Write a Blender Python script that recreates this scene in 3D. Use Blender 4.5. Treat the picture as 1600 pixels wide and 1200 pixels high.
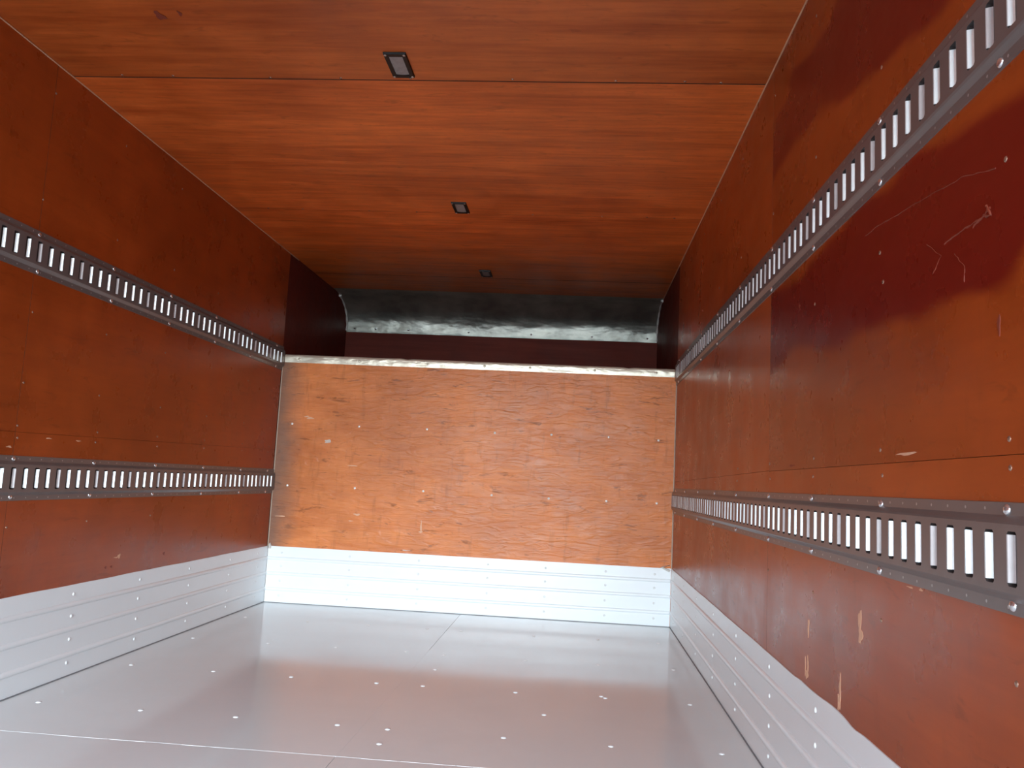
import bpy, math, random
import numpy as np
from mathutils import Matrix, Vector

# ------------------------------------------------------------------ scene, camera, light
for o in list(bpy.data.objects):
    bpy.data.objects.remove(o)
scene = bpy.context.scene
C = scene.collection
PI = math.pi
random.seed(7)
rng = np.random.default_rng(7)

# cargo box: x across (0 = left wall face), y along (0 = front bulkhead face), z up (0 = floor)
W, H = 2.045, 1.8126
REAR = -6.00            # open rear doorway
OVER = 1.135            # back of the recess over the cab
LEDGE = 1.272           # top of the bulkhead
BASE_H = 0.2817

cam_data = bpy.data.cameras.new('camera')
cam = bpy.data.objects.new('camera', cam_data)
C.objects.link(cam)
scene.camera = cam
yaw, pitch, roll = -0.0800, 0.1155, 0.0496
f = Vector((math.sin(yaw) * math.cos(pitch), math.cos(yaw) * math.cos(pitch), math.sin(pitch)))
r0 = Vector((math.cos(yaw), -math.sin(yaw), 0))
u0 = r0.cross(f)
r = math.cos(roll) * r0 + math.sin(roll) * u0
u = -math.sin(roll) * r0 + math.cos(roll) * u0
cam.matrix_world = Matrix(((r.x, u.x, -f.x, 1.5521), (r.y, u.y, -f.y, -4.2523), (r.z, u.z, -f.z, 0.6696), (0, 0, 0, 1)))
cam_data.sensor_fit = 'HORIZONTAL'
cam_data.sensor_width = 36.0
cam_data.lens = 36.0 * 1309.4 / 1600.0
cam_data.clip_start = 0.02

world = bpy.data.worlds.new('overcast_sky')
scene.world = world
world.use_nodes = True
wn = world.node_tree.nodes
wl = world.node_tree.links
wn.clear()
w_out = wn.new('ShaderNodeOutputWorld')
w_bg = wn.new('ShaderNodeBackground')
w_tc = wn.new('ShaderNodeTexCoord')
w_sep = wn.new('ShaderNodeSeparateXYZ')
w_ramp = wn.new('ShaderNodeValToRGB')
wl.new(w_tc.outputs['Generated'], w_sep.inputs[0])
wl.new(w_sep.outputs['Z'], w_ramp.inputs[0])
w_ramp.color_ramp.elements[0].position = 0.0
w_ramp.color_ramp.elements[0].color = (0.81, 0.95, 1.0, 1)
w_ramp.color_ramp.elements[1].position = 0.8
w_ramp.color_ramp.elements[1].color = (0.58, 0.77, 1.0, 1)
wl.new(w_ramp.outputs[0], w_bg.inputs['Color'])
# the cloud cover is brightest low down behind the open doors, where the sun stands
w_dot = wn.new('ShaderNodeVectorMath')
w_dot.operation = 'DOT_PRODUCT'
w_nrm = wn.new('ShaderNodeVectorMath')
w_nrm.operation = 'NORMALIZE'
wl.new(w_tc.outputs['Generated'], w_nrm.inputs[0])
wl.new(w_nrm.outputs[0], w_dot.inputs[0])
w_dot.inputs[1].default_value = Vector((0.10, -0.95, 0.28)).normalized()
w_max = wn.new('ShaderNodeMath')
w_max.operation = 'MAXIMUM'
w_max.inputs[1].default_value = 0.0
wl.new(w_dot.outputs['Value'], w_max.inputs[0])
w_pow = wn.new('ShaderNodeMath')
w_pow.operation = 'POWER'
w_pow.inputs[1].default_value = 14.0
wl.new(w_max.outputs[0], w_pow.inputs[0])
w_mul = wn.new('ShaderNodeMath')
w_mul.operation = 'MULTIPLY_ADD'
w_mul.inputs[1].default_value = 9.5
w_mul.inputs[2].default_value = 1.7
wl.new(w_pow.outputs[0], w_mul.inputs[0])
wl.new(w_mul.outputs[0], w_bg.inputs['Strength'])
wl.new(w_bg.outputs[0], w_out.inputs[0])

# the open rear doorway, marked as the way daylight comes in (a sampling portal, it gives no light itself)
door_data = bpy.data.lights.new('rear_doorway_daylight', 'AREA')
door_data.shape = 'RECTANGLE'
door_data.size = W
door_data.size_y = H
door_data.cycles.is_portal = True
door_light = bpy.data.objects.new('rear_doorway_daylight', door_data)
C.objects.link(door_light)
door_light.location = (W / 2, REAR - 0.01, H / 2)
door_light.rotation_euler = (PI / 2, 0, 0)
scene.cycles.denoising_prefilter = 'ACCURATE'
scene.cycles.sample_clamp_indirect = 6.0

scene.view_settings.view_transform = 'Standard'
scene.view_settings.look = 'None'
scene.view_settings.gamma = 1.0
scene.view_settings.use_curve_mapping = False
scene.view_settings.exposure = 1.95


# ------------------------------------------------------------------ materials
class Mat:
    def __init__(s, name):
        s.m = bpy.data.materials.new(name)
        s.m.use_nodes = True
        s.n = s.m.node_tree.nodes
        s.l = s.m.node_tree.links
        s.b = s.n['Principled BSDF']
        s.tc = None

    def coord(s):
        if not s.tc:
            s.tc = s.n.new('ShaderNodeTexCoord')
        return s.tc.outputs['Object']

    def sep(s):
        q = s.n.new('ShaderNodeSeparateXYZ')
        s.l.new(s.coord(), q.inputs[0])
        return q.outputs

    def noise(s, scale, vec=(1, 1, 1), detail=4, rough=0.55, off=(0, 0, 0), dist=0.0):
        mp = s.n.new('ShaderNodeMapping')
        mp.inputs['Scale'].default_value = vec
        mp.inputs['Location'].default_value = off
        s.l.new(s.coord(), mp.inputs[0])
        t = s.n.new('ShaderNodeTexNoise')
        t.inputs['Scale'].default_value = scale
        t.inputs['Detail'].default_value = detail
        t.inputs['Roughness'].default_value = rough
        t.inputs['Distortion'].default_value = dist
        s.l.new(mp.outputs[0], t.inputs['Vector'])
        return t.outputs['Fac']

    def ramp(s, fac, stops):
        q = s.n.new('ShaderNodeValToRGB')
        e = q.color_ramp.elements
        while len(e) < len(stops):
            e.new(0.5)
        for k, (p, c) in enumerate(stops):
            e[k].position = p
            e[k].color = (c, c, c, 1) if isinstance(c, (int, float)) else (*c, 1)
        s.l.new(fac, q.inputs[0])
        return q.outputs[0]

    def put(s, sock, v):
        if isinstance(v, (int, float)):
            sock.default_value = v
        elif isinstance(v, tuple):
            sock.default_value = (*v, 1) if len(v) == 3 else v
        else:
            s.l.new(v, sock)

    def mix(s, fac, a, b, mode='MIX'):
        q = s.n.new('ShaderNodeMix')
        q.data_type = 'RGBA'
        q.blend_type = mode
        s.put(q.inputs[0], fac)
        s.put(q.inputs[6], a)
        s.put(q.inputs[7], b)
        return q.outputs[2]

    def math(s, op, a, b=0.0, clamp=False):
        q = s.n.new('ShaderNodeMath')
        q.operation = op
        q.use_clamp = clamp
        s.put(q.inputs[0], a)
        s.put(q.inputs[1], b)
        return q.outputs[0]

    def bump(s, h, strength, dist=0.002, prev=None):
        q = s.n.new('ShaderNodeBump')
        q.inputs['Strength'].default_value = strength
        q.inputs['Distance'].default_value = dist
        s.l.new(h, q.inputs['Height'])
        if prev is not None:
            s.l.new(prev, q.inputs['Normal'])
        return q.outputs[0]

    def set(s, **k):
        for a, v in k.items():
            s.put(s.b.inputs[{'color': 'Base Color', 'rough': 'Roughness', 'metal': 'Metallic', 'coat': 'Coat Weight', 'coat_rough': 'Coat Roughness', 'normal': 'Normal', 'coat_normal': 'Coat Normal', 'spec': 'Specular IOR Level', 'aniso': 'Anisotropic'}[a]], v)
        return s.m


def varnished_ply(name, light, dark, stretch, rough=0.32, off=(0, 0, 0), stain=None, fleck=0.0, grime=False, ridge=0.25, contrast=1.0, spec=0.28, warp=1.0, curl=0.0):
    """reddish varnished plywood; stretch = noise scale per axis, small along the grain"""
    m = Mat(name)
    g1 = m.noise(1.0, tuple(60 * v for v in stretch), 5, 0.6, off, 0.4 * warp)
    g2 = m.noise(1.0, tuple(14 * v for v in stretch), 4, 0.55, tuple(v + 3.1 for v in off), 1.2 * warp)
    big = m.noise(1.6, (1, 1, 1), 3, 0.6, tuple(v + 7.7 for v in off))
    mid = m.noise(7.0, (1, 1, 1), 4, 0.6, tuple(v + 1.7 for v in off))
    a = m.math('ADD', m.math('MULTIPLY', g1, 0.45), m.math('MULTIPLY', g2, 0.55))
    t = m.ramp(a, [(0.5 - 0.16 / contrast, 0.0), (0.5 + 0.14 / contrast, 1.0)])
    col = m.mix(t, dark, light)
    col = m.mix(1.0, col, m.ramp(big, [(0.3, (0.80, 0.76, 0.74)), (0.7, (1.15, 1.14, 1.1))]), 'MULTIPLY')
    col = m.mix(1.0, col, m.ramp(mid, [(0.3, (0.88, 0.85, 0.84)), (0.65, (1.06, 1.05, 1.04))]), 'MULTIPLY')
    if fleck:
        fl = m.noise(1.0, tuple(34 * max(v, 0.26) for v in stretch), 3, 0.7, tuple(v + 9.3 for v in off), 0.6)
        fm = m.ramp(fl, [(0.60, 0.0), (0.70, 1.0)])
        fm = m.math('MULTIPLY', fm, fleck)
        col = m.mix(fm, col, tuple(0.42 * c for c in dark))
        v2 = m.noise(1.0, (30, 30, 7), 3, 0.6, tuple(v + 4.3 for v in off))
        col = m.mix(m.math('MULTIPLY', m.ramp(v2, [(0.58, 0.0), (0.75, 1.0)]), fleck * 0.6), col, tuple(0.6 * c for c in dark))
    if stain:
        at = m.n.new('ShaderNodeAttribute')
        at.attribute_name = 'stain'
        col = m.mix(at.outputs['Fac'], col, m.mix(t, tuple(0.85 * c for c in stain), stain))
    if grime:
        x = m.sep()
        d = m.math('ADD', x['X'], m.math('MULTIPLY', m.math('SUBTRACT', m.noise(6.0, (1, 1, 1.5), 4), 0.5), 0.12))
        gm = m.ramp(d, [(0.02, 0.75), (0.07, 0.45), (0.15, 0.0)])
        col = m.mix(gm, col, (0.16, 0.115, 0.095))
    rr = m.ramp(mid, [(0.3, rough - 0.06), (0.7, rough + 0.08)])
    n = m.bump(g2, ridge * 0.6, 0.004)
    n = m.bump(g1, ridge, 0.0015, n)
    if curl:
        cu = m.noise(1.0, tuple(42 * (0.22 if v < 0.5 else v) for v in stretch), 2, 0.5, tuple(v + 5.9 for v in off), 0.8)
        n = m.bump(m.ramp(cu, [(0.45, 0.0), (0.62, 1.0)]), curl, 0.004, n)
    return m.set(color=col, rough=rr, normal=n, spec=spec)


GX = (0.045, 1.0, 1.0)      # grain runs across the box
GY = (1.0, 0.045, 1.0)      # grain runs along the box
M_LEFT = varnished_ply('varnished_wall_ply', (0.42, 0.080, 0.014), (0.30, 0.050, 0.009), (1, 0.07, 1), 0.30, (0, 0, 0), contrast=0.5, fleck=0.3, ridge=0.10, warp=0.1)
M_RIGHT = varnished_ply('varnished_wall_ply_far', (0.42, 0.082, 0.015), (0.30, 0.052, 0.010), (1, 0.07, 1), 0.30, (5, 2, 1), contrast=0.5, fleck=0.3, ridge=0.10, warp=0.1)
M_STAIN = varnished_ply('varnished_wall_ply_patchy', (0.37, 0.070, 0.013), (0.27, 0.045, 0.008), (1, 0.07, 1), 0.28, (11, 4, 2), contrast=0.5, fleck=0.3, ridge=0.10, warp=0.1, stain=(0.19, 0.013, 0.007))
M_CEIL = varnished_ply('varnished_ceiling_ply', (0.82, 0.198, 0.042), (0.54, 0.106, 0.020), (0.085, 1, 1), 0.34, (2, 5, 0), contrast=1.2, warp=0.5, fleck=0.35)
M_CEIL_RED = varnished_ply('redder_ceiling_ply', (0.61, 0.150, 0.032), (0.41, 0.083, 0.016), (0.085, 1, 1), 0.34, (6, 1, 0), contrast=1.2, warp=0.5, fleck=0.35)
M_FRONT = varnished_ply('varnished_bulkhead_ply', (0.78, 0.270, 0.088), (0.62, 0.182, 0.054), (0.16, 1, 1), 0.36, (1, 0, 6), fleck=0.75, grime=True, ridge=0.8, contrast=0.8, curl=0.26)
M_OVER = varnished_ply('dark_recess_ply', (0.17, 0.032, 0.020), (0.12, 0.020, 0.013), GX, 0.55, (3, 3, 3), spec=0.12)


def plain(name, color, rough=0.5, metal=0.0, var=0.12, bump=0.0, scale=40, **k):
    m = Mat(name)
    n = m.noise(scale, (1, 1, 1), 4)
    col = m.mix(n, tuple(c * (1 - var) for c in color), tuple(min(1, c * (1 + var)) for c in color))
    if bump:
        m.set(normal=m.bump(n, bump, 0.002))
    return m.set(color=col, rough=rough, metal=metal, **k)


M_SKIN = plain('dark_framework', (0.035, 0.022, 0.017), 0.8)
M_DARK = plain('dark_gap', (0.03, 0.014, 0.009), 0.8)
M_EDGE = plain('raw_ply_edge', (0.10, 0.035, 0.014), 0.7)
M_KICK = plain('painted_kick_plate', (0.86, 0.89, 0.91), 0.28, var=0.02, scale=6, bump=0.03)
M_WHITE = plain('white_paint', (0.80, 0.80, 0.80), 0.30, var=0.03)
M_RAIL = plain('grey_rail_paint', (0.175, 0.145, 0.138), 0.36, 0.22, var=0.10, scale=25)
M_LIP = plain('bright_zinc_lip', (0.86, 0.95, 1.0), 0.32, 0.55, var=0.05, scale=60)
M_LIP2 = plain('dull_zinc_lip', (0.50, 0.45, 0.45), 0.45, 0.2, var=0.15, scale=60)
M_SLOT = plain('slot_shadow', (0.035, 0.025, 0.024), 0.7)
M_RIVET = plain('bright_rivet', (0.80, 0.82, 0.84), 0.22, 0.9, var=0.08)
M_HOLE = plain('flange_hole', (0.50, 0.48, 0.47), 0.35, 0.5)
M_VSCREW = plain('varnished_screw', (0.42, 0.27, 0.20), 0.25, 0.7)
M_BSCREW = plain('bright_screw', (0.92, 0.86, 0.80), 0.25, 0.2)
M_BEAD = plain('ceiling_bead', (0.62, 0.36, 0.22), 0.5)
M_SEAL = plain('white_sealant', (0.62, 0.58, 0.54), 0.5, var=0.1)
M_CAULK = plain('tan_corner_caulk', (0.55, 0.40, 0.30), 0.5, var=0.1)
M_FRAME = plain('black_lamp_frame', (0.010, 0.007, 0.006), 0.4, spec=0.15)
M_LSCREW = plain('lamp_screw', (0.50, 0.40, 0.34), 0.3, 0.6)
M_CHIP = plain('bare_wood_chip', (0.74, 0.42, 0.27), 0.7, var=0.15, scale=90)
M_PALE = plain('pale_scuff', (0.62, 0.50, 0.43), 0.7, var=0.2, scale=90)
M_SCRATCH = plain('varnish_scratch', (0.23, 0.042, 0.021), 0.6, var=0.2, scale=90)
M_GREY = plain('grey_floor_caulk', (0.22, 0.22, 0.23), 0.6)
M_GROUND = plain('yard_concrete', (0.26, 0.26, 0.26), 0.85, var=0.15, scale=2)

m = Mat('ribbed_lamp_lens')
sx = m.sep()
w = m.math('SINE', m.math('MULTIPLY', sx['Y'], 1400.0))
M_LENS = m.set(color=m.mix(m.noise(60), (0.24, 0.20, 0.19), (0.38, 0.34, 0.32)), rough=0.22, normal=m.bump(w, 0.25, 0.001))

m = Mat('painted_floor')
n1 = m.noise(3.0, (1, 1, 1), 4)
n2 = m.noise(1.0, (3, 70, 1), 3)
col = m.mix(n1, (0.72, 0.735, 0.735), (0.78, 0.795, 0.795))
wear = m.ramp(m.noise(2.2, (1, 1, 1), 5, 0.65, (4, 4, 0)), [(0.5, 0.0), (0.75, 1.0)])
col = m.mix(m.math('MULTIPLY', wear, 0.35), col, (0.67, 0.65, 0.64))
M_FLOOR = m.set(color=col, rough=m.ramp(wear, [(0.0, 0.105), (1.0, 0.18)]), normal=m.bump(n2, 0.03, 0.001), coat=0.0, spec=0.32)

m = Mat('crumpled_sheet_metal')
n1 = m.noise(5.0, (1, 2, 2), 3, 0.5)
n2 = m.noise(14.0, (1, 1, 1), 3, 0.5, (3, 1, 0))
dirt = m.ramp(m.noise(6.0, (1, 1, 1), 4), [(0.35, 0.55), (0.65, 0.95)])
M_METAL = m.set(color=m.mix(1.0, (0.56, 0.55, 0.48), dirt, 'MULTIPLY'), rough=0.46, metal=0.90, normal=m.bump(n2, 0.15, 0.01, m.bump(n1, 0.5, 0.03)))

m = Mat('dented_aluminium_strip')
n1 = m.noise(9.0, (1, 1, 3), 3, 0.5, (1, 2, 0))
M_STRIP = m.set(color=m.mix(m.noise(12), (0.60, 0.53, 0.41), (0.78, 0.72, 0.60)), rough=0.38, metal=0.55, normal=m.bump(n1, 0.35, 0.02))


# ------------------------------------------------------------------ mesh helpers
class MB:
    def __init__(s):
        s.v, s.f, s.mi, s.sm = [], [], [], []

    def face(s, pts, mi=0, smooth=False):
        b = len(s.v)
        s.v += [tuple(p) for p in pts]
        s.f.append(tuple(range(b, b + len(pts))))
        s.mi.append(mi)
        s.sm.append(smooth)

    def grid(s, rows, mi=0, smooth=True, flip=False):
        b = len(s.v)
        nr, nc = len(rows), len(rows[0])
        for rw in rows:
            s.v += [tuple(p) for p in rw]
        for i in range(nr - 1):
            for j in range(nc - 1):
                q = (b + i * nc + j, b + i * nc + j + 1, b + (i + 1) * nc + j + 1, b + (i + 1) * nc + j)
                s.f.append(q[::-1] if flip else q)
                s.mi.append(mi)
                s.sm.append(smooth)

    def box(s, lo, hi, mi=0):
        x0, y0, z0 = lo
        x1, y1, z1 = hi
        b = len(s.v)
        s.v += [(x0, y0, z0), (x1, y0, z0), (x1, y1, z0), (x0, y1, z0), (x0, y0, z1), (x1, y0, z1), (x1, y1, z1), (x0, y1, z1)]
        for q in ((0, 3, 2, 1), (4, 5, 6, 7), (0, 1, 5, 4), (1, 2, 6, 5), (2, 3, 7, 6), (3, 0, 4, 7)):
            s.f.append(tuple(b + k for k in q))
            s.mi.append(mi)
            s.sm.append(False)

    def tube(s, pts, rad, seg=8, mi=0):
        pts = [Vector(p) for p in pts]
        rows = []
        for i, p in enumerate(pts):
            d = (pts[min(i + 1, len(pts) - 1)] - pts[max(i - 1, 0)]).normalized()
            a = d.cross(Vector((0.31, 0.17, 0.93))).normalized()
            b = d.cross(a)
            rr = rad[i] if isinstance(rad, (list, tuple)) else rad
            rows.append([p + rr * (math.cos(t) * a + math.sin(t) * b) for t in [2 * PI * k / seg for k in range(seg + 1)]])
        s.grid(rows, mi, True)
        s.face(rows[0][:-1][::-1], mi)
        s.face(rows[-1][:-1], mi)

    def mesh(s, name, mats):
        me = bpy.data.meshes.new(name)
        me.from_pydata(s.v, [], s.f)
        for mt in (mats if isinstance(mats, (list, tuple)) else [mats]):
            me.materials.append(mt)
        me.polygons.foreach_set('material_index', s.mi)
        me.polygons.foreach_set('use_smooth', s.sm)
        me.update()
        return me

    def build(s, name, mats, parent=None, loc=(0, 0, 0)):
        return link(name, s.mesh(name, mats), parent, loc)


def link(name, data, parent=None, loc=(0, 0, 0), rot=(0, 0, 0)):
    o = bpy.data.objects.new(name, data)
    C.objects.link(o)
    o.location = loc
    o.rotation_euler = rot
    if parent:
        o.parent = parent
    return o


def struct(o):
    o['kind'] = 'structure'
    return o


def thing(name, label, cat, loc, group=None):
    o = link(name, None, None, loc)
    o.empty_display_size = 0.05
    o['label'] = label
    o['category'] = cat
    if group:
        o['group'] = group
    return o


def dome_mesh(name, rad, h, mat, seg=14, slot=False):
    b = MB()
    rows = []
    for k in range(5):
        t = k / 4 * PI / 2 * 0.97
        rows.append([(rad * math.cos(t) * math.cos(a), rad * math.cos(t) * math.sin(a), h * math.sin(t)) for a in [2 * PI * j / seg for j in range(seg + 1)]])
    b.grid(rows)
    b.face(rows[-1][:-1], 0, True)
    return b.mesh(name, mat)


ROT = {'left': (0, PI / 2, 0), 'right': (0, -PI / 2, 0), 'front': (PI / 2, 0, 0), 'ceiling': (PI, 0, 0), 'floor': (0, 0, 0)}
D_RIVET = dome_mesh('rivet', 0.0068, 0.0036, M_RIVET)
D_VSCREW = dome_mesh('wall_screw', 0.0037, 0.0016, M_VSCREW)
D_BSCREW = dome_mesh('bulkhead_screw', 0.0062, 0.0032, M_BSCREW)
D_CSCREW = dome_mesh('ceiling_screw', 0.0045, 0.0016, M_VSCREW)
D_FSCREW = dome_mesh('floor_screw', 0.0075, 0.0028, M_WHITE)
D_KRIVET = dome_mesh('kick_plate_rivet', 0.0058, 0.0032, M_WHITE)
D_SRIVET = dome_mesh('strip_rivet', 0.0068, 0.0030, M_STRIP)
D_MRIVET = dome_mesh('sheet_rivet', 0.0066, 0.0034, M_RIVET)
D_LSCREW = dome_mesh('lamp_screw', 0.0042, 0.0018, M_LSCREW)

STUDS = [-4.45, -4.05, -3.645, -3.255, -2.850, -2.460, -2.068, -1.640, -1.235, -0.835, -0.440, -0.100]
L_STUDS = [-4.45, -4.05, -3.645, -3.245, -2.840, -2.435, -2.028, -1.642, -1.240, -0.840, -0.440, -0.102]


# ------------------------------------------------------------------ setting
b = MB()
b.box((-40, -60, -1.0), (40, REAR - 0.25, -0.95))
struct(b.build('ground', M_GROUND))

# floor: sub-floor slab, four painted boards, filler in the joints
b = MB()
b.box((-0.05, REAR, -0.06), (W + 0.05, 0.02, -0.0125))
floor = struct(b.build('floor', M_SKIN))
FX, FY = 1.012, -2.205
fboards = {}
for i, (xa, xb) in enumerate(((0.0, FX - 0.0007), (FX + 0.0007, W))):
    for j, (ya, yb) in enumerate(((REAR, FY - 0.0012), (FY + 0.0012, 0.0))):
        b = MB()
        b.box((xa, ya, -0.012), (xb, yb, 0.0))
        fboards[i, j] = b.build('floor_board', M_FLOOR, floor)
b = MB()
x = 0.01
while x < W - 0.02:
    ln = random.uniform(0.05, 0.22)
    x2 = min(x + ln, W - 0.01)
    b.box((x, FY - 0.0018 + random.uniform(-.0004, .0004), -0.010), (x2, FY + 0.0018, random.choice((0.0005, 0.0004, -0.0006))))
    x = x2 + random.uniform(0.002, 0.012)
b.build('joint_filler', M_WHITE, floor)
b = MB()
b.box((FX - 0.0009, FY, -0.010), (FX + 0.0009, -0.9, 0.0003))
b.build('joint_filler', M_FLOOR, floor)
for yy in (-0.47, -0.985, -1.474, -1.963, -2.46):
    for k, xx in enumerate((0.093, 0.394, 0.665, 0.935, 1.082, 1.395, 1.675, 1.945)):
        dx, dy = random.uniform(-0.012, 0.012), random.uniform(-0.01, 0.01)
        link('floor_screw', D_FSCREW, fboards[0 if xx < FX else 1, 0 if yy < FY else 1], (xx + dx, yy + dy, 0), ROT['floor'])
for xx, yy in ((1.09, -2.09), (1.49, -1.717), (1.664, -1.455), (1.09, -1.24)):
    link('floor_screw', D_FSCREW, fboards[1, 1], (xx, yy, 0), ROT['floor'])


def ply_patchy(y0, y1, z0, z1):
    """right-hand panel face with its darker varnish patches held in a point attribute"""
    up = [(-2.607, 1.70), (-2.539, 1.659), (-2.411, 1.664), (-2.255, 1.691), (-2.2, 1.653), (-2.094, 1.638), (-2.05, 1.582), (-2.062, 1.493), (-2.138, 1.501), (-2.332, 1.483), (-2.43, 1.496), (-2.643, 1.425), (-2.759, 1.422), (-2.86, 1.402), (-2.948, 1.398), (-3.026, 1.384), (-3.095, 1.382), (-3.5, 1.40), (-3.9, 1.52), (-3.8, 1.70), (-3.3, 1.78), (-2.9, 1.76)]
    lo = [(-2.03, 1.182), (-2.179, 1.181), (-2.469, 1.173), (-2.678, 1.177), (-2.86, 1.18), (-3.005, 1.175), (-3.122, 1.16), (-3.219, 1.155), (-3.337, 1.141), (-3.7, 1.15), (-3.9, 1.05), (-3.6, 0.97), (-3.329, 0.945), (-3.292, 0.927), (-3.212, 0.927), (-3.141, 0.925), (-3.089, 0.919), (-3.0, 0.926), (-2.919, 0.942), (-2.775, 0.957), (-2.595, 0.973), (-2.303, 1.002), (-2.135, 0.998), (-2.03, 0.985)]
    st = 0.008
    ys = np.linspace(y0, y1, int((y1 - y0) / st))
    zs = np.linspace(z0, z1, int((z1 - z0) / st))
    Y, Z = np.meshgrid(ys, zs)
    ph = rng.uniform(0, 6.28, (14, 2))
    Yn, Zn = Y.copy(), Z.copy()
    for k in range(14):
        fr = 9 + 6 * k
        Yn += 0.12 / fr * np.sin(fr * 0.6 * Y + ph[k, 0] + 0.8 * fr * Z)
        Zn += 0.10 / fr * np.sin(fr * 0.5 * Y + ph[k, 1] - 0.7 * fr * Z)

    def sd(poly):
        P = np.array(poly)
        Q = np.roll(P, -1, 0)
        d = np.full(Y.shape, 9.0)
        ins = np.zeros(Y.shape, bool)
        for (ax, ay), (bx, by) in zip(P, Q):
            ex, ey = bx - ax, by - ay
            t = np.clip(((Yn - ax) * ex + (Zn - ay) * ey) / (ex * ex + ey * ey), 0, 1)
            d = np.minimum(d, np.hypot(Yn - ax - t * ex, Zn - ay - t * ey))
            cond = (ay > Zn) != (by > Zn)
            with np.errstate(divide='ignore', invalid='ignore'):
                ins ^= cond & (Yn < (bx - ax) * (Zn - ay) / (by - ay) + ax)
        return np.where(ins, d, -d)

    s = np.clip(np.maximum(sd(up), sd(lo)) / 0.011 * 0.5 + 0.5, 0, 1)
    b = MB()
    rows = [[(W, yy, zz) for yy in ys] for zz in zs]
    b.grid(rows, 0, False)
    nface = len(b.v)
    x1 = W + 0.012
    b.face([(x1, y0, z0), (x1, y1, z0), (x1, y1, z1), (x1, y0, z1)], 1)
    b.face([(W, y0, z0), (W, y1, z0), (x1, y1, z0), (x1, y0, z0)], 1)
    b.face([(W, y0, z1), (x1, y0, z1), (x1, y1, z1), (W, y1, z1)], 1)
    b.face([(W, y0, z0), (x1, y0, z0), (x1, y0, z1), (W, y0, z1)], 1)
    b.face([(W, y1, z0), (W, y1, z1), (x1, y1, z1), (x1, y1, z0)], 1)
    me = b.mesh('plywood_panel', [M_STAIN, M_EDGE])
    at = me.attributes.new('stain', 'FLOAT', 'POINT')
    vals = np.zeros(len(b.v), np.float32)
    vals[:nface] = s.ravel()
    at.data.foreach_set('value', vals)
    return me


def side_wall(side):
    left = side == 'left'
    xs = lambda a, c: (a, c) if left else (W - c, W - a)
    b = MB()
    for zlo, ylo, yhi in ((-0.06, REAR, 0.03), (LEDGE - 0.03, 0.03, OVER + 0.06)):
        xa, xb = xs(-0.05, -0.0125)
        b.box((xa, ylo, zlo), (xb, yhi, H + 0.05))
    wall = struct(b.build('wall_' + side, M_SKIN))
    seam_y = -2.036 if left else -2.056
    ends = -0.012
    mat = M_LEFT if left else M_RIGHT
    studs = L_STUDS if left else STUDS
    gap = 0.0008
    zs0, zs1 = (0.736, 0.768) if left else (0.742, 0.706)   # the horizontal joint is not quite level
    panels = []
    for (ya, yb) in ((REAR, seam_y - gap), (seam_y + gap, ends - gap)):
        t = lambda y: zs0 + (zs1 - zs0) * (y + 2.1) / 2.05 if left else 0.742 + (0.706 - 0.742) * max(0, (y + 3.27) / 3.27)
        if left:
            t = lambda y: 0.737 + 0.035 * max(0.0, min(1.0, (y + 2.1) / 2.05))
        za, zb = t(ya), t(yb)
        for part in ('low', 'up'):
            if part == 'up' and not left and yb < -2:
                z_at = 0.7275
                o = link('plywood_panel', ply_patchy(ya, yb, z_at + 0.0004, H), wall)
            else:
                if not left and yb < -2:
                    za = zb = 0.7275
                xa, xb = xs(-0.012, 0.0)
                if part == 'low':
                    q = [(ya, 0.0), (yb, 0.0), (yb, zb - 0.0004), (ya, za - 0.0004)]
                else:
                    q = [(ya, za + 0.0004), (yb, zb + 0.0004), (yb, H), (ya, H)]
                b = MB()
                b.face([(xb, y, z) for y, z in (q if left else q[::-1])] if left else [(xb, y, z) for y, z in q], 1 if not left else 0)
                b.face([(xa, y, z) for y, z in q], 0 if not left else 1)
                for k in range(4):
                    (y_a, z_a), (y_b, z_b) = q[k], q[(k + 1) % 4]
                    b.face([(xa, y_a, z_a), (xa, y_b, z_b), (xb, y_b, z_b), (xb, y_a, z_a)], 1)
                o = b.build('plywood_panel', [mat, M_EDGE], wall)
            panels.append((ya, yb, part, t, o))
    # the panel lining the recess over the cab
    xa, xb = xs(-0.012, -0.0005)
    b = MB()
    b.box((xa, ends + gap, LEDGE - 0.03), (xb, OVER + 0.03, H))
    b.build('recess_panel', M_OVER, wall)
    # screws
    x = 0.0 if left else W
    for ya, yb, part, t, o in panels:
        for sy in studs:
            if not (ya < sy < yb) or sy < (-2.6 if left else -3.7):
                continue
            tz = t(sy) if not (not left and sy < -2.06) else 0.7275
            rows = (0.478, tz - 0.016 - (0 if left else 0.001)) if part == 'low' else (tz + 0.02, 1.077, 1.402, 1.726)
            if left and part == 'up':
                rows = (tz + 0.016, 0.878, 1.082, 1.406, 1.727)
            for zz in rows:
                if zz < 0.5 and random.random() < 0.25:
                    continue
                link('wall_screw', D_VSCREW, o, (x, sy + random.uniform(-.006, .006), zz + random.uniform(-.003, .003)), ROT[side])
    return wall, panels


wall_left, pan_left = side_wall('left')
wall_right, pan_right = side_wall('right')
pick = lambda pans, near, part: [q for q in pans if (q[1] < -1.5) == near and q[2] == part][0][4]
link('wall_screw', D_VSCREW, pick(pan_right, True, 'up'), (W, -2.859, 1.026), ROT['right'])

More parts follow.
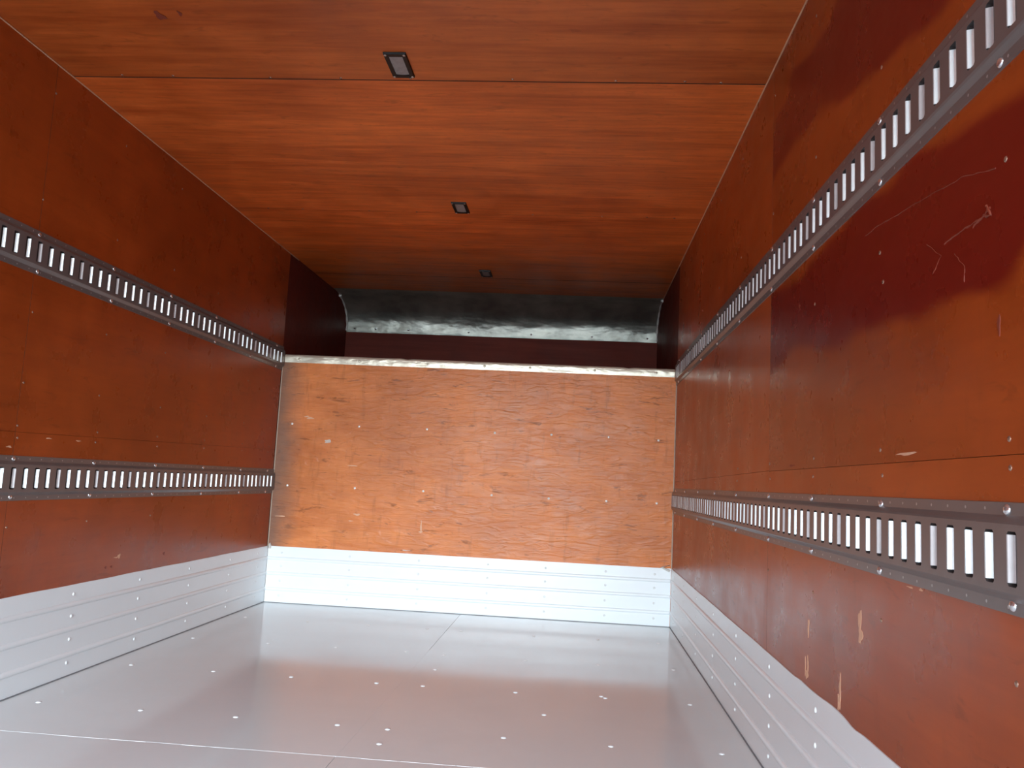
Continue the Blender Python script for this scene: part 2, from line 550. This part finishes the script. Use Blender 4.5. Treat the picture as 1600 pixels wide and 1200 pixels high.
# bulkhead at the front of the load floor
b = MB()
b.box((-0.05, 0.0125, -0.06), (W + 0.05, 0.05, LEDGE - 0.004))
wall_front = struct(b.build('wall_front', M_SKIN))
b = MB()
b.box((0.002, 0.0, 0.0), (W - 0.002, 0.012, LEDGE - 0.004), 1)
b.f.pop(2); b.mi.pop(2); b.sm.pop(2)
b.face([(0.002, 0, 0), (W - 0.002, 0, 0), (W - 0.002, 0, LEDGE - 0.004), (0.002, 0, LEDGE - 0.004)], 0)
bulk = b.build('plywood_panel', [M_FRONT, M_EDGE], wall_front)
for zz in (0.912, 0.595):
    for xx in (0.077, 0.431, 0.786, 1.136, 1.4245, 1.713, 1.962):
        link('bulkhead_screw', D_BSCREW, bulk, (xx, 0.0, zz + random.uniform(-.003, .003)), ROT['front'])

# recess over the cab
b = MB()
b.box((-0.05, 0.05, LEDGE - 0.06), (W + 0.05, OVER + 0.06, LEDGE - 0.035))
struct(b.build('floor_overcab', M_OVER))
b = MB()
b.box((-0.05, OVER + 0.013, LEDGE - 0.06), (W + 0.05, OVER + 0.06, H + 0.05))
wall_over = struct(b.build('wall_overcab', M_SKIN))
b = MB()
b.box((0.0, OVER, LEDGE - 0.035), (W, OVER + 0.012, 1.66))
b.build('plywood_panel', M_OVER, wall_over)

# ceiling
b = MB()
b.box((-0.05, REAR, H + 0.013), (W + 0.05, OVER + 0.06, H + 0.05))
ceiling = struct(b.build('ceiling', M_SKIN))
CJ = [REAR, -3.18, -1.963, -0.752, 0.40, 0.80]
for k in range(5):
    off = (0.0, 0.0012, 0.0, 0.0006, 0.0)[k]
    b = MB()
    b.box((0.0, CJ[k] + 0.0016, H + off), (W, CJ[k + 1] - 0.0016, H + 0.012))
    b.mi[1:] = [1] * 5
    o = b.build('ceiling_panel', [M_CEIL_RED if k < 2 else M_CEIL, M_DARK], ceiling)
    if k < 3:
        for xx in (0.16, 0.314, 0.611, 0.822, 1.036, 1.33, 1.624, 1.811, 1.923):
            link('ceiling_screw', D_CSCREW, o, (xx + random.uniform(-.006, .006), CJ[k + 1] - 0.009 + random.uniform(-.003, .003), H + off), ROT['ceiling'])
b = MB()
b.box((0, CJ[3] - 0.0012, H + 0.006), (W, CJ[3] + 0.0012, H + 0.011))

# corner beads
def bead(name, p0, p1, rad, mat):
    b = MB()
    n = 24
    b.tube([tuple(p0[i] + (p1[i] - p0[i]) * k / n for i in range(3)) for k in range(n + 1)], rad, 8)
    return struct(b.build(name, mat))


bead('trim_1', (0.0012, REAR + 0.01, H - 0.0012), (0.0012, 0.12, H - 0.0012), 0.0022, M_BEAD)
bead('trim_2', (W - 0.0012, REAR + 0.01, H - 0.0012), (W - 0.0012, 0.80, H - 0.0012), 0.0024, M_BEAD)
bead('trim_3', (0.0015, -0.0015, BASE_H), (0.0015, -0.0015, LEDGE - 0.045), 0.0030, M_CAULK)
bead('trim_4', (W - 0.0015, -0.0015, BASE_H), (W - 0.0015, -0.0015, LEDGE - 0.045), 0.0032, M_CAULK)

# ribbed kick plates
prof = [(0.0, 0.003), (0.0025, 0.003)]
for rz in (0.068, 0.146, 0.221):
    for k in range(9):
        t = PI * k / 8
        prof.append((0.0025 + 0.0055 * math.sin(t), rz - 0.0085 * math.cos(t)))
prof += [(0.0025, BASE_H), (0.0, BASE_H)]


def kick(side):
    b = MB()
    if side == 'front':
        pts = [(x, -1.0) for x in np.linspace(0.004, W - 0.004, 60)]
        rows = [[(x, -n, z) for n, z in prof] for x, _ in pts]
    else:
        rows = []
        for y in np.linspace(REAR + 0.01, -0.003, 260):
            dz = 0.0005 * math.sin(9 * y) + 0.0004 * math.sin(23 * y + 1)
            if side == 'right':
                dz += 0.0045 * math.exp(-((y + 2.60) / 0.07) ** 2) - 0.004 * math.exp(-((y + 2.72) / 0.035) ** 2) + 0.002 * math.exp(-((y + 2.38) / 0.03) ** 2)
            g = lambda z: z + (dz if z > BASE_H - 0.001 else 0)
            rows.append([((n if side == 'left' else W - n), y, g(z)) for n, z in prof])
    b.grid(rows, 0, True, flip=(side == 'right'))
    o = struct(b.build('baseboard_' + side, M_KICK))
    md = o.modifiers.new('edge', 'EDGE_SPLIT')
    md.split_angle = math.radians(50)
    if side == 'front':
        for xx in (0.077, 0.431, 0.786, 1.136, 1.4245, 1.722, 1.962):
            for zz in (0.250, 0.184, 0.110, 0.038):
                link('kick_plate_rivet', D_KRIVET, o, (xx, -0.0025, zz), ROT['front'])
    else:
        for sy in (L_STUDS if side == 'left' else STUDS):
            if sy < -3.0:
                continue
            for zz in (0.252, 0.185, 0.114, 0.043):
                link('kick_plate_rivet', D_KRIVET, o, (0.0025 if side == 'left' else W - 0.0025, sy - 0.035 + random.uniform(-.004, .004), zz), ROT[side])
    return o


for sd_ in ('left', 'right', 'front'):
    kick(sd_)
b = MB()
for xa in (0.0005, W - 0.0055):
    b.box((xa, REAR + 0.01, 0.0002), (xa + 0.005, -0.001, 0.0028))
b.box((0.006, -0.0042, 0.0002), (W - 0.006, -0.0005, 0.0028))
struct(b.build('trim_5', M_GREY))

# pale putty in the two lower corners of the bulkhead
for nm, xx in (('trim_6', 0.012), ('trim_7', W - 0.010)):
    b = MB()
    b.tube([(xx, -0.004, BASE_H - 0.012), (xx * 0.98 + 0.0004, -0.004, BASE_H + 0.004), (xx, -0.003, BASE_H + 0.016)], [0.007, 0.008, 0.002], 8)
    struct(b.build(nm, M_SEAL))


# ------------------------------------------------------------------ slotted cargo rails
PITCH = 0.0508
SW, SH, PLAT = 0.0102, 0.0302, 0.0105


def rail_mesh(left, y0, y1, phase, dull_mod):
    """local frame: n = out of the wall (+x on the left, -x on the right), y along, z up"""
    sg = 1 if left else -1
    b = MB()

    def quad(p, mi=0, smooth=False):
        q = [(sg * n, y, z) for n, y, z in p]
        b.face(q if left else q[::-1], mi, smooth)

    # flange and bevel strips
    steps = [(0.0, 0.0625), (0.0022, 0.0620), (0.0024, 0.0475), (0.0046, 0.0448), (0.0086, 0.0408), (PLAT, 0.0378)]
    for (na, za), (nb, zb) in zip(steps[:-1], steps[1:]):
        quad([(na, y1, za), (na, y0, za), (nb, y0, zb), (nb, y1, zb)])
        quad([(na, y0, -za), (na, y1, -za), (nb, y1, -zb), (nb, y0, -zb)])
    for ye, fl in ((y0, 1), (y1, 0)):
        ring = [(n, ye, z) for n, z in steps] + [(n, ye, -z) for n, z in steps[::-1]]
        quad(ring if fl == 0 else ring[::-1])
    zt = steps[-1][1]
    k0 = int(math.ceil((y0 + SW + 0.004 - phase) / PITCH))
    k1 = int(math.floor((y1 - SW - 0.003 - phase) / PITCH))
    cs = [(k, phase + k * PITCH) for k in range(k0, k1 + 1)]
    edges = [y0] + [(a[1] + c[1]) / 2 for a, c in zip(cs[:-1], cs[1:])] + [y1]
    ch = 0.0026
    for i, (k, c) in enumerate(cs):
        ya, yb = edges[i], edges[i + 1]
        # octagonal slot outline (rounded corners), counter-clockwise in (y, z)
        out = [(c - SW + ch, -SH), (c + SW - ch, -SH), (c + SW, -SH + ch), (c + SW, SH - ch), (c + SW - ch, SH), (c - SW + ch, SH), (c - SW, SH - ch), (c - SW, -SH + ch)]
        P = lambda q: (PLAT, q[0], q[1])
        bl, br, tr, tl = (ya, -zt), (yb, -zt), (yb, zt), (ya, zt)
        for poly in ([bl, br, out[1], out[0]], [br, out[2], out[1]], [br, tr, out[3], out[2]], [tr, out[4], out[3]], [tr, tl, out[5], out[4]], [tl, out[6], out[5]], [tl, bl, out[7], out[6]], [bl, out[0], out[7]]):
            quad([P(q) for q in poly])
        # slot walls and the dark wall behind
        for j in range(8):
            a, d = out[j], out[(j + 1) % 8]
            quad([(PLAT, a[0], a[1]), (PLAT, d[0], d[1]), (0.0006, d[0], d[1]), (0.0006, a[0], a[1])], 3 if j != 2 else 3)
        quad([(0.0007, q[0], q[1]) for q in out], 3)
        # rolled lips along both long edges
        lz = SH - 0.0038
        mi = 2 if (k % 4 == dull_mod) else 1
        for s_, e in ((1, c + SW), (-1, c - SW)):
            crv = [(PLAT + 0.0002, e + s_ * 0.0006), (PLAT - 0.0006, e - s_ * 0.0006), (PLAT - 0.0022, e - s_ * 0.0014), (PLAT - 0.0052, e - s_ * 0.0026), (0.0030, e - s_ * 0.0042)]
            for (na, yA), (nb, yB) in zip(crv[:-1], crv[1:]):
                p = [(na, yA, -lz), (na, yA, lz), (nb, yB, lz), (nb, yB, -lz)]
                quad(p if s_ < 0 else p[::-1], mi, False)
            for zz, fl in ((lz, 1), (-lz, 0)):
                ring = [(n, y, zz) for n, y in crv[1:]] + [(crv[-1][0], e, zz), (crv[1][0], e, zz)]
                quad(ring if fl else ring[::-1], 3)
        # small fixing holes in both flanges
        for zz in (0.0545, -0.0545):
            quad([(0.0026, c + 0.0254 + 0.0021 * math.cos(t), zz + 0.0021 * math.sin(t)) for t in [2 * PI * q / 8 for q in range(8)]], 4)
    return b


def rail(left, z, y0, y1, phase, dull, label):
    x = 0.0 if left else W
    yc = 0.5 * (y0 + y1)
    t = thing('cargo_rail', label, 'cargo rail', (x, yc, z), 'slotted cargo rails along the plywood walls')
    rail_mesh(left, y0 - yc, y1 - yc, phase - yc, dull).build('slotted_rail', [M_RAIL, M_LIP, M_LIP2, M_SLOT, M_HOLE], t)
    sg = 1 if left else -1
    for sy in (L_STUDS if left else STUDS):
        if y0 < sy < y1:
            for dz in (0.0525, -0.0525):
                link('rivet', D_RIVET, t, (sg * 0.0024, sy - yc + random.uniform(-.006, .006), dz + random.uniform(-.0015, .0015)), ROT['left' if left else 'right'])
    return t


RJ = -1.390
for left, z, phase, dull, where in (
        (True, 1.2500, -2.190, 3, 'upper rail on the evenly varnished wall'),
        (True, 0.6103, -2.090, 1, 'lower rail on the evenly varnished wall'),
        (False, 1.2527, -3.2985, 1, 'upper rail on the wall with dark red varnish patches'),
        (False, 0.6115, -3.2755, 0, 'lower rail on the wall with dark red varnish patches')):
    joint = phase + (round((RJ - phase) / PITCH - 0.5) + 0.5) * PITCH
    rail(left, z, REAR + 0.03, joint - 0.0006, phase, dull, 'near length of the grey slotted ' + where)
    rail(left, z, joint + 0.0006, -0.004, phase, dull, 'far length of the grey slotted ' + where)

# ------------------------------------------------------------------ metal strip on the bulkhead top
t = thing('edge_strip', 'dented bright aluminium strip riveted along the top edge of the front plywood', 'metal strip', (W / 2, 0, LEDGE))
b = MB()
rows = []
for x in np.linspace(0.012, W - 0.012, 150):
    d = 0.0009 * math.sin(11 * x) + 0.0008 * math.sin(29 * x + 2) + 0.0006 * math.sin(67 * x)
    top = 0.0014 * math.exp(-((x - 0.62) / 0.03) ** 2) - 0.003 * math.exp(-((x - 0.66) / 0.02) ** 2) - 0.004 * math.exp(-((x - 1.80) / 0.015) ** 2)
    rows.append([(x - W / 2, y, z) for y, z in ((0.11, 0.0005), (0.03, 0.0008 + d), (0.001, 0.0008 + top), (-0.0014, -0.0012 + top), (-0.0022 - abs(d), -0.012), (-0.0018 - abs(d) * 1.6, -0.026), (-0.0016, -0.0405), (-0.0002, -0.0405))])
b.grid(rows, 0, True)
o = b.build('aluminium_angle', M_STRIP, t)
md = o.modifiers.new('edge', 'EDGE_SPLIT')
md.split_angle = math.radians(55)
for xx in (0.09, 0.41, 0.77, 1.065, 1.30, 1.63, 1.94):
    link('rivet', D_SRIVET, t, (xx - W / 2, -0.0024, -0.021), ROT['front'])

# ------------------------------------------------------------------ curved sheet above the recess
t = thing('curved_sheet', 'crumpled curved bare metal sheet bridging the ceiling and the recess over the cab', 'metal sheet', (W / 2, OVER, 1.60))
TH = PI / 2
Y0 = 0.772
arc = []
for k in range(19):
    a = TH * k / 18
    arc.append((Y0 + 0.355 * math.sin(a) ** 0.84, 1.612 + 0.1998 * math.cos(a) ** 0.84 if k < 18 else 1.612))
arc.append((arc[-1][0] + 0.003, arc[-1][1] - 0.012))
xs_ = np.linspace(0.003, W - 0.003, 110)
ph = rng.uniform(0, 6.28, (10, 3))
rows = []
for k, (y, z) in enumerate(arc):
    rw = []
    a = TH * min(k, 18) / 18
    amp = 0.0045 * min(1.0, k / 7.0) * (1 if k < 19 else 0.8)
    for x in xs_:
        d = 0
        for q in range(10):
            d += math.sin((4 + 3.3 * q) * x + ph[q, 0] + (2 + q) * a * 1.5 + ph[q, 1]) / (1 + q * 0.8)
        d *= amp * 0.42
        rw.append((x - W / 2, y - OVER - math.sin(a) * d, z - 1.60 - math.cos(a) * abs(d) * 0.6))
    rows.append(rw)
b = MB()
b.grid(rows, 0, True)
b.build('metal_sheet', M_METAL, t)
for xx in (0.06, 0.20, 0.42, 0.82, 1.23, 1.625, 1.98):
    o = link('rivet', D_MRIVET, t, (xx - W / 2, arc[-3][0] - OVER - 0.006, arc[-2][1] - 1.60 + 0.012), (PI / 2 + 0.45, 0, 0))
for sg in (-1, 1):
    b = MB()
    pts, rad = [], []
    for k, (y, z) in enumerate(arc[4 if sg < 0 else 1:-1]):
        pts.append((sg * (W / 2 - 0.005), y - OVER - 0.004, z - 1.60 - 0.004))
        rad.append(0.0052 + 0.0022 * math.sin(k * 1.9) + (0.005 if k == 0 else 0))
    b.tube(pts, rad, 8)
    b.build('sealant_bead', M_SEAL, t)

# ------------------------------------------------------------------ ceiling lamps
def lamp(x, y, label):
    t = thing('ceiling_lamp', label, 'ceiling light', (x, y, H), 'small rectangular lamps down the middle of the ceiling')
    hx, hy, ix, iy, d = 0.032, 0.068, 0.0195, 0.0520, 0.006
    b = MB()
    o_, i_ = [(-hx, -hy), (hx, -hy), (hx, hy), (-hx, hy)], [(-ix, -iy), (ix, -iy), (ix, iy), (-ix, iy)]
    s_ = [(px * 0.95, py * 0.975) for px, py in o_]
    for k in range(4):
        j = (k + 1) % 4
        b.face([(*o_[j], 0.0), (*o_[k], 0.0), (*s_[k], -d), (*s_[j], -d)])
        b.face([(*s_[j], -d), (*s_[k], -d), (*i_[k], -d + 0.0008), (*i_[j], -d + 0.0008)])
        b.face([(*i_[j], -d + 0.0008), (*i_[k], -d + 0.0008), (*i_[k], -0.0005), (*i_[j], -0.0005)])
    b.build('lamp_frame', M_FRAME, t)
    b = MB()
    rows = []
    for j in range(13):
        yy = -iy + 2 * iy * j / 12
        rows.append([(xx, yy, -0.0025 - 0.0022 * math.cos(PI / 2 * xx / ix) * (0.75 + 0.25 * math.cos(PI / 2 * yy / iy))) for xx in [-ix + 2 * ix * q / 8 for q in range(9)]])
    b.grid(rows, 0, True, flip=True)
    b.build('lamp_lens', M_LENS, t)
    for px in (-1, 1):
        for py in (-1, 1):
            link('screw', D_LSCREW, t, (px * 0.0262, py * 0.0610, -d), ROT['ceiling'])
    return t


lamp(1.015, -2.057, 'black framed oblong ceiling lamp beside the dark plywood joint, biggest of the lamps in view')
lamp(1.022, -0.836, 'black framed oblong ceiling lamp, middle one of the row down the ceiling')
lamp(1.012, 0.285, 'small oblong ceiling lamp closest to the curved metal sheet')


# ------------------------------------------------------------------ chips and scratches in the varnish
def blob(side, pts, name, mat, parent):
    """an irregular bare patch a fraction of a millimetre proud of the panel"""
    e = 0.0003
    b = MB()
    P = {'left': lambda u, v, n: (n, u, v), 'right': lambda u, v, n: (W - n, u, v), 'front': lambda u, v, n: (u, -n, v), 'ceiling': lambda u, v, n: (u, v, H - n)}[side]
    for cu, cv, ru, rv in pts:
        e += 0.00013
        n = 14
        ph_ = random.uniform(0, 6)
        ring = []
        for k in range(n):
            a = 2 * PI * k / n
            rr = 1 + 0.28 * math.sin(3 * a + ph_) + random.uniform(-0.16, 0.16)
            ring.append((cu + ru * rr * math.cos(a), cv + rv * rr * math.sin(a)))
        if side in ('right', 'ceiling'):
            ring = ring[::-1]
        b.face([P(u_, v_, e) for u_, v_ in ring])
        for k in range(n):
            a_, c_ = ring[k], ring[(k + 1) % n]
            b.face([P(*a_, e), P(*a_, 0), P(*c_, 0), P(*c_, e)])
    return b.build(name, mat, parent)


def scratch(side, path, wdt, parent, mat=None):
    b = MB()
    P = (lambda u, v: (W - 0.0001, u, v)) if side == 'right' else (lambda u, v: (0.0001, u, v))
    pts = []
    for (a, c) in zip(path[:-1], path[1:]):
        for k in range(6):
            s = k / 6
            pts.append((a[0] + (c[0] - a[0]) * s + random.uniform(-.001, .001), a[1] + (c[1] - a[1]) * s + random.uniform(-.0012, .0012)))
    pts.append(path[-1])
    b.tube([P(*q) for q in pts], [wdt * random.uniform(0.3, 1) for _ in pts], 6)
    return b.build('scratch', mat or M_SCRATCH, parent)


rl, ru_ = pick(pan_right, True, 'low'), pick(pan_right, True, 'up')
blob('right', [(-2.748, 0.458, 0.008, 0.024), (-2.751, 0.441, 0.010, 0.013)], 'bare_chip', M_CHIP, rl)
blob('right', [(-2.434, 0.405, 0.005, 0.012), (-2.431, 0.395, 0.003, 0.014)], 'bare_chip', M_CHIP, rl)
blob('right', [(-2.430, 0.322, 0.004, 0.020), (-2.412, 0.318, 0.003, 0.018), (-2.424, 0.304, 0.008, 0.008)], 'bare_chip', M_CHIP, rl)
blob('right', [(-2.642, 0.330, 0.005, 0.022), (-2.640, 0.306, 0.006, 0.013), (-2.632, 0.302, 0.002, 0.012)], 'bare_chip', M_CHIP, rl)
blob('right', [(-2.965, 0.545, 0.012, 0.0012), (-3.004, 0.546, 0.006, 0.002)], 'bare_chip', M_CHIP, rl)
blob('right', [(-2.955, 0.7395, 0.036, 0.0022)], 'bare_chip', M_CHIP, ru_)
blob('right', [(-2.285, 0.737, 0.022, 0.0022), (-2.338, 1.097, 0.008, 0.004), (-3.236, 0.882, 0.003, 0.012), (-2.219, 0.900, 0.003, 0.007)], 'bare_chip', M_SCRATCH, ru_)
scratch('right', [(-2.775, 1.13), (-2.84, 1.128), (-2.899, 1.122), (-3.035, 1.109), (-3.146, 1.097), (-3.234, 1.075)], 0.0010, ru_)
scratch('right', [(-3.091, 1.022), (-3.144, 1.026), (-3.192, 1.024), (-3.22, 1.031)], 0.0018, ru_)
scratch('right', [(-3.175, 1.020), (-3.20, 1.026), (-3.222, 1.020), (-3.21, 1.036)], 0.0022, ru_)
scratch('right', [(-3.034, 1.039), (-3.08, 1.008), (-3.051, 0.99)], 0.0010, ru_)
scratch('right', [(-3.12, 1.000), (-3.15, 0.975), (-3.148, 0.955)], 0.0009, ru_)
blob('front', [(0.152, 0.951, 0.014, 0.0035), (0.172, 0.944, 0.018, 0.005)], 'bare_chip', M_CHIP, bulk)
blob('front', [(0.275, 0.830, 0.015, 0.007), (0.268, 0.824, 0.010, 0.005)], 'pale_scuff', M_PALE, bulk)
blob('front', [(0.412, 0.709, 0.026, 0.0025)], 'bare_chip', M_CHIP, bulk)
blob('front', [(0.055, 0.434, 0.026, 0.0025), (0.422, 0.429, 0.012, 0.0022), (0.453, 0.463, 0.016, 0.005)], 'bare_chip', M_CHIP, bulk)
blob('front', [(0.786, 0.420, 0.004, 0.030), (0.785, 0.393, 0.010, 0.004)], 'bare_chip', M_CHIP, bulk)
blob('front', [(0.715, 0.2975, 0.020, 0.0025)], 'pale_scuff', M_PALE, bulk)
ll, lu = pick(pan_left, True, 'low'), pick(pan_left, False, 'up')
ll2 = pick(pan_left, False, 'low')
blob('left', [(-1.427, 0.348, 0.008, 0.008), (-1.445, 0.345, 0.014, 0.002)], 'bare_chip', M_CHIP, ll2)
blob('left', [(-1.505, 0.317, 0.006, 0.004), (-1.47, 0.316, 0.006, 0.004)], 'bare_chip', M_SCRATCH, ll2)
blob('left', [(-1.106, 0.332, 0.008, 0.006)], 'bare_chip', M_SCRATCH, ll2)
blob('left', [(-1.886, 0.728, 0.012, 0.0018), (-1.736, 0.728, 0.012, 0.0018)], 'bare_chip', M_CHIP, ll2)
blob('left', [(-2.055, 0.696, 0.010, 0.0025)], 'bare_chip', M_CHIP, ll)
blob('ceiling', [(0.441, -2.297, 0.012, 0.02), (0.50, -2.31, 0.005, 0.012)], 'pale_scuff', M_SCRATCH, [o for o in ceiling.children if o.name.startswith('ceiling_panel')][1])
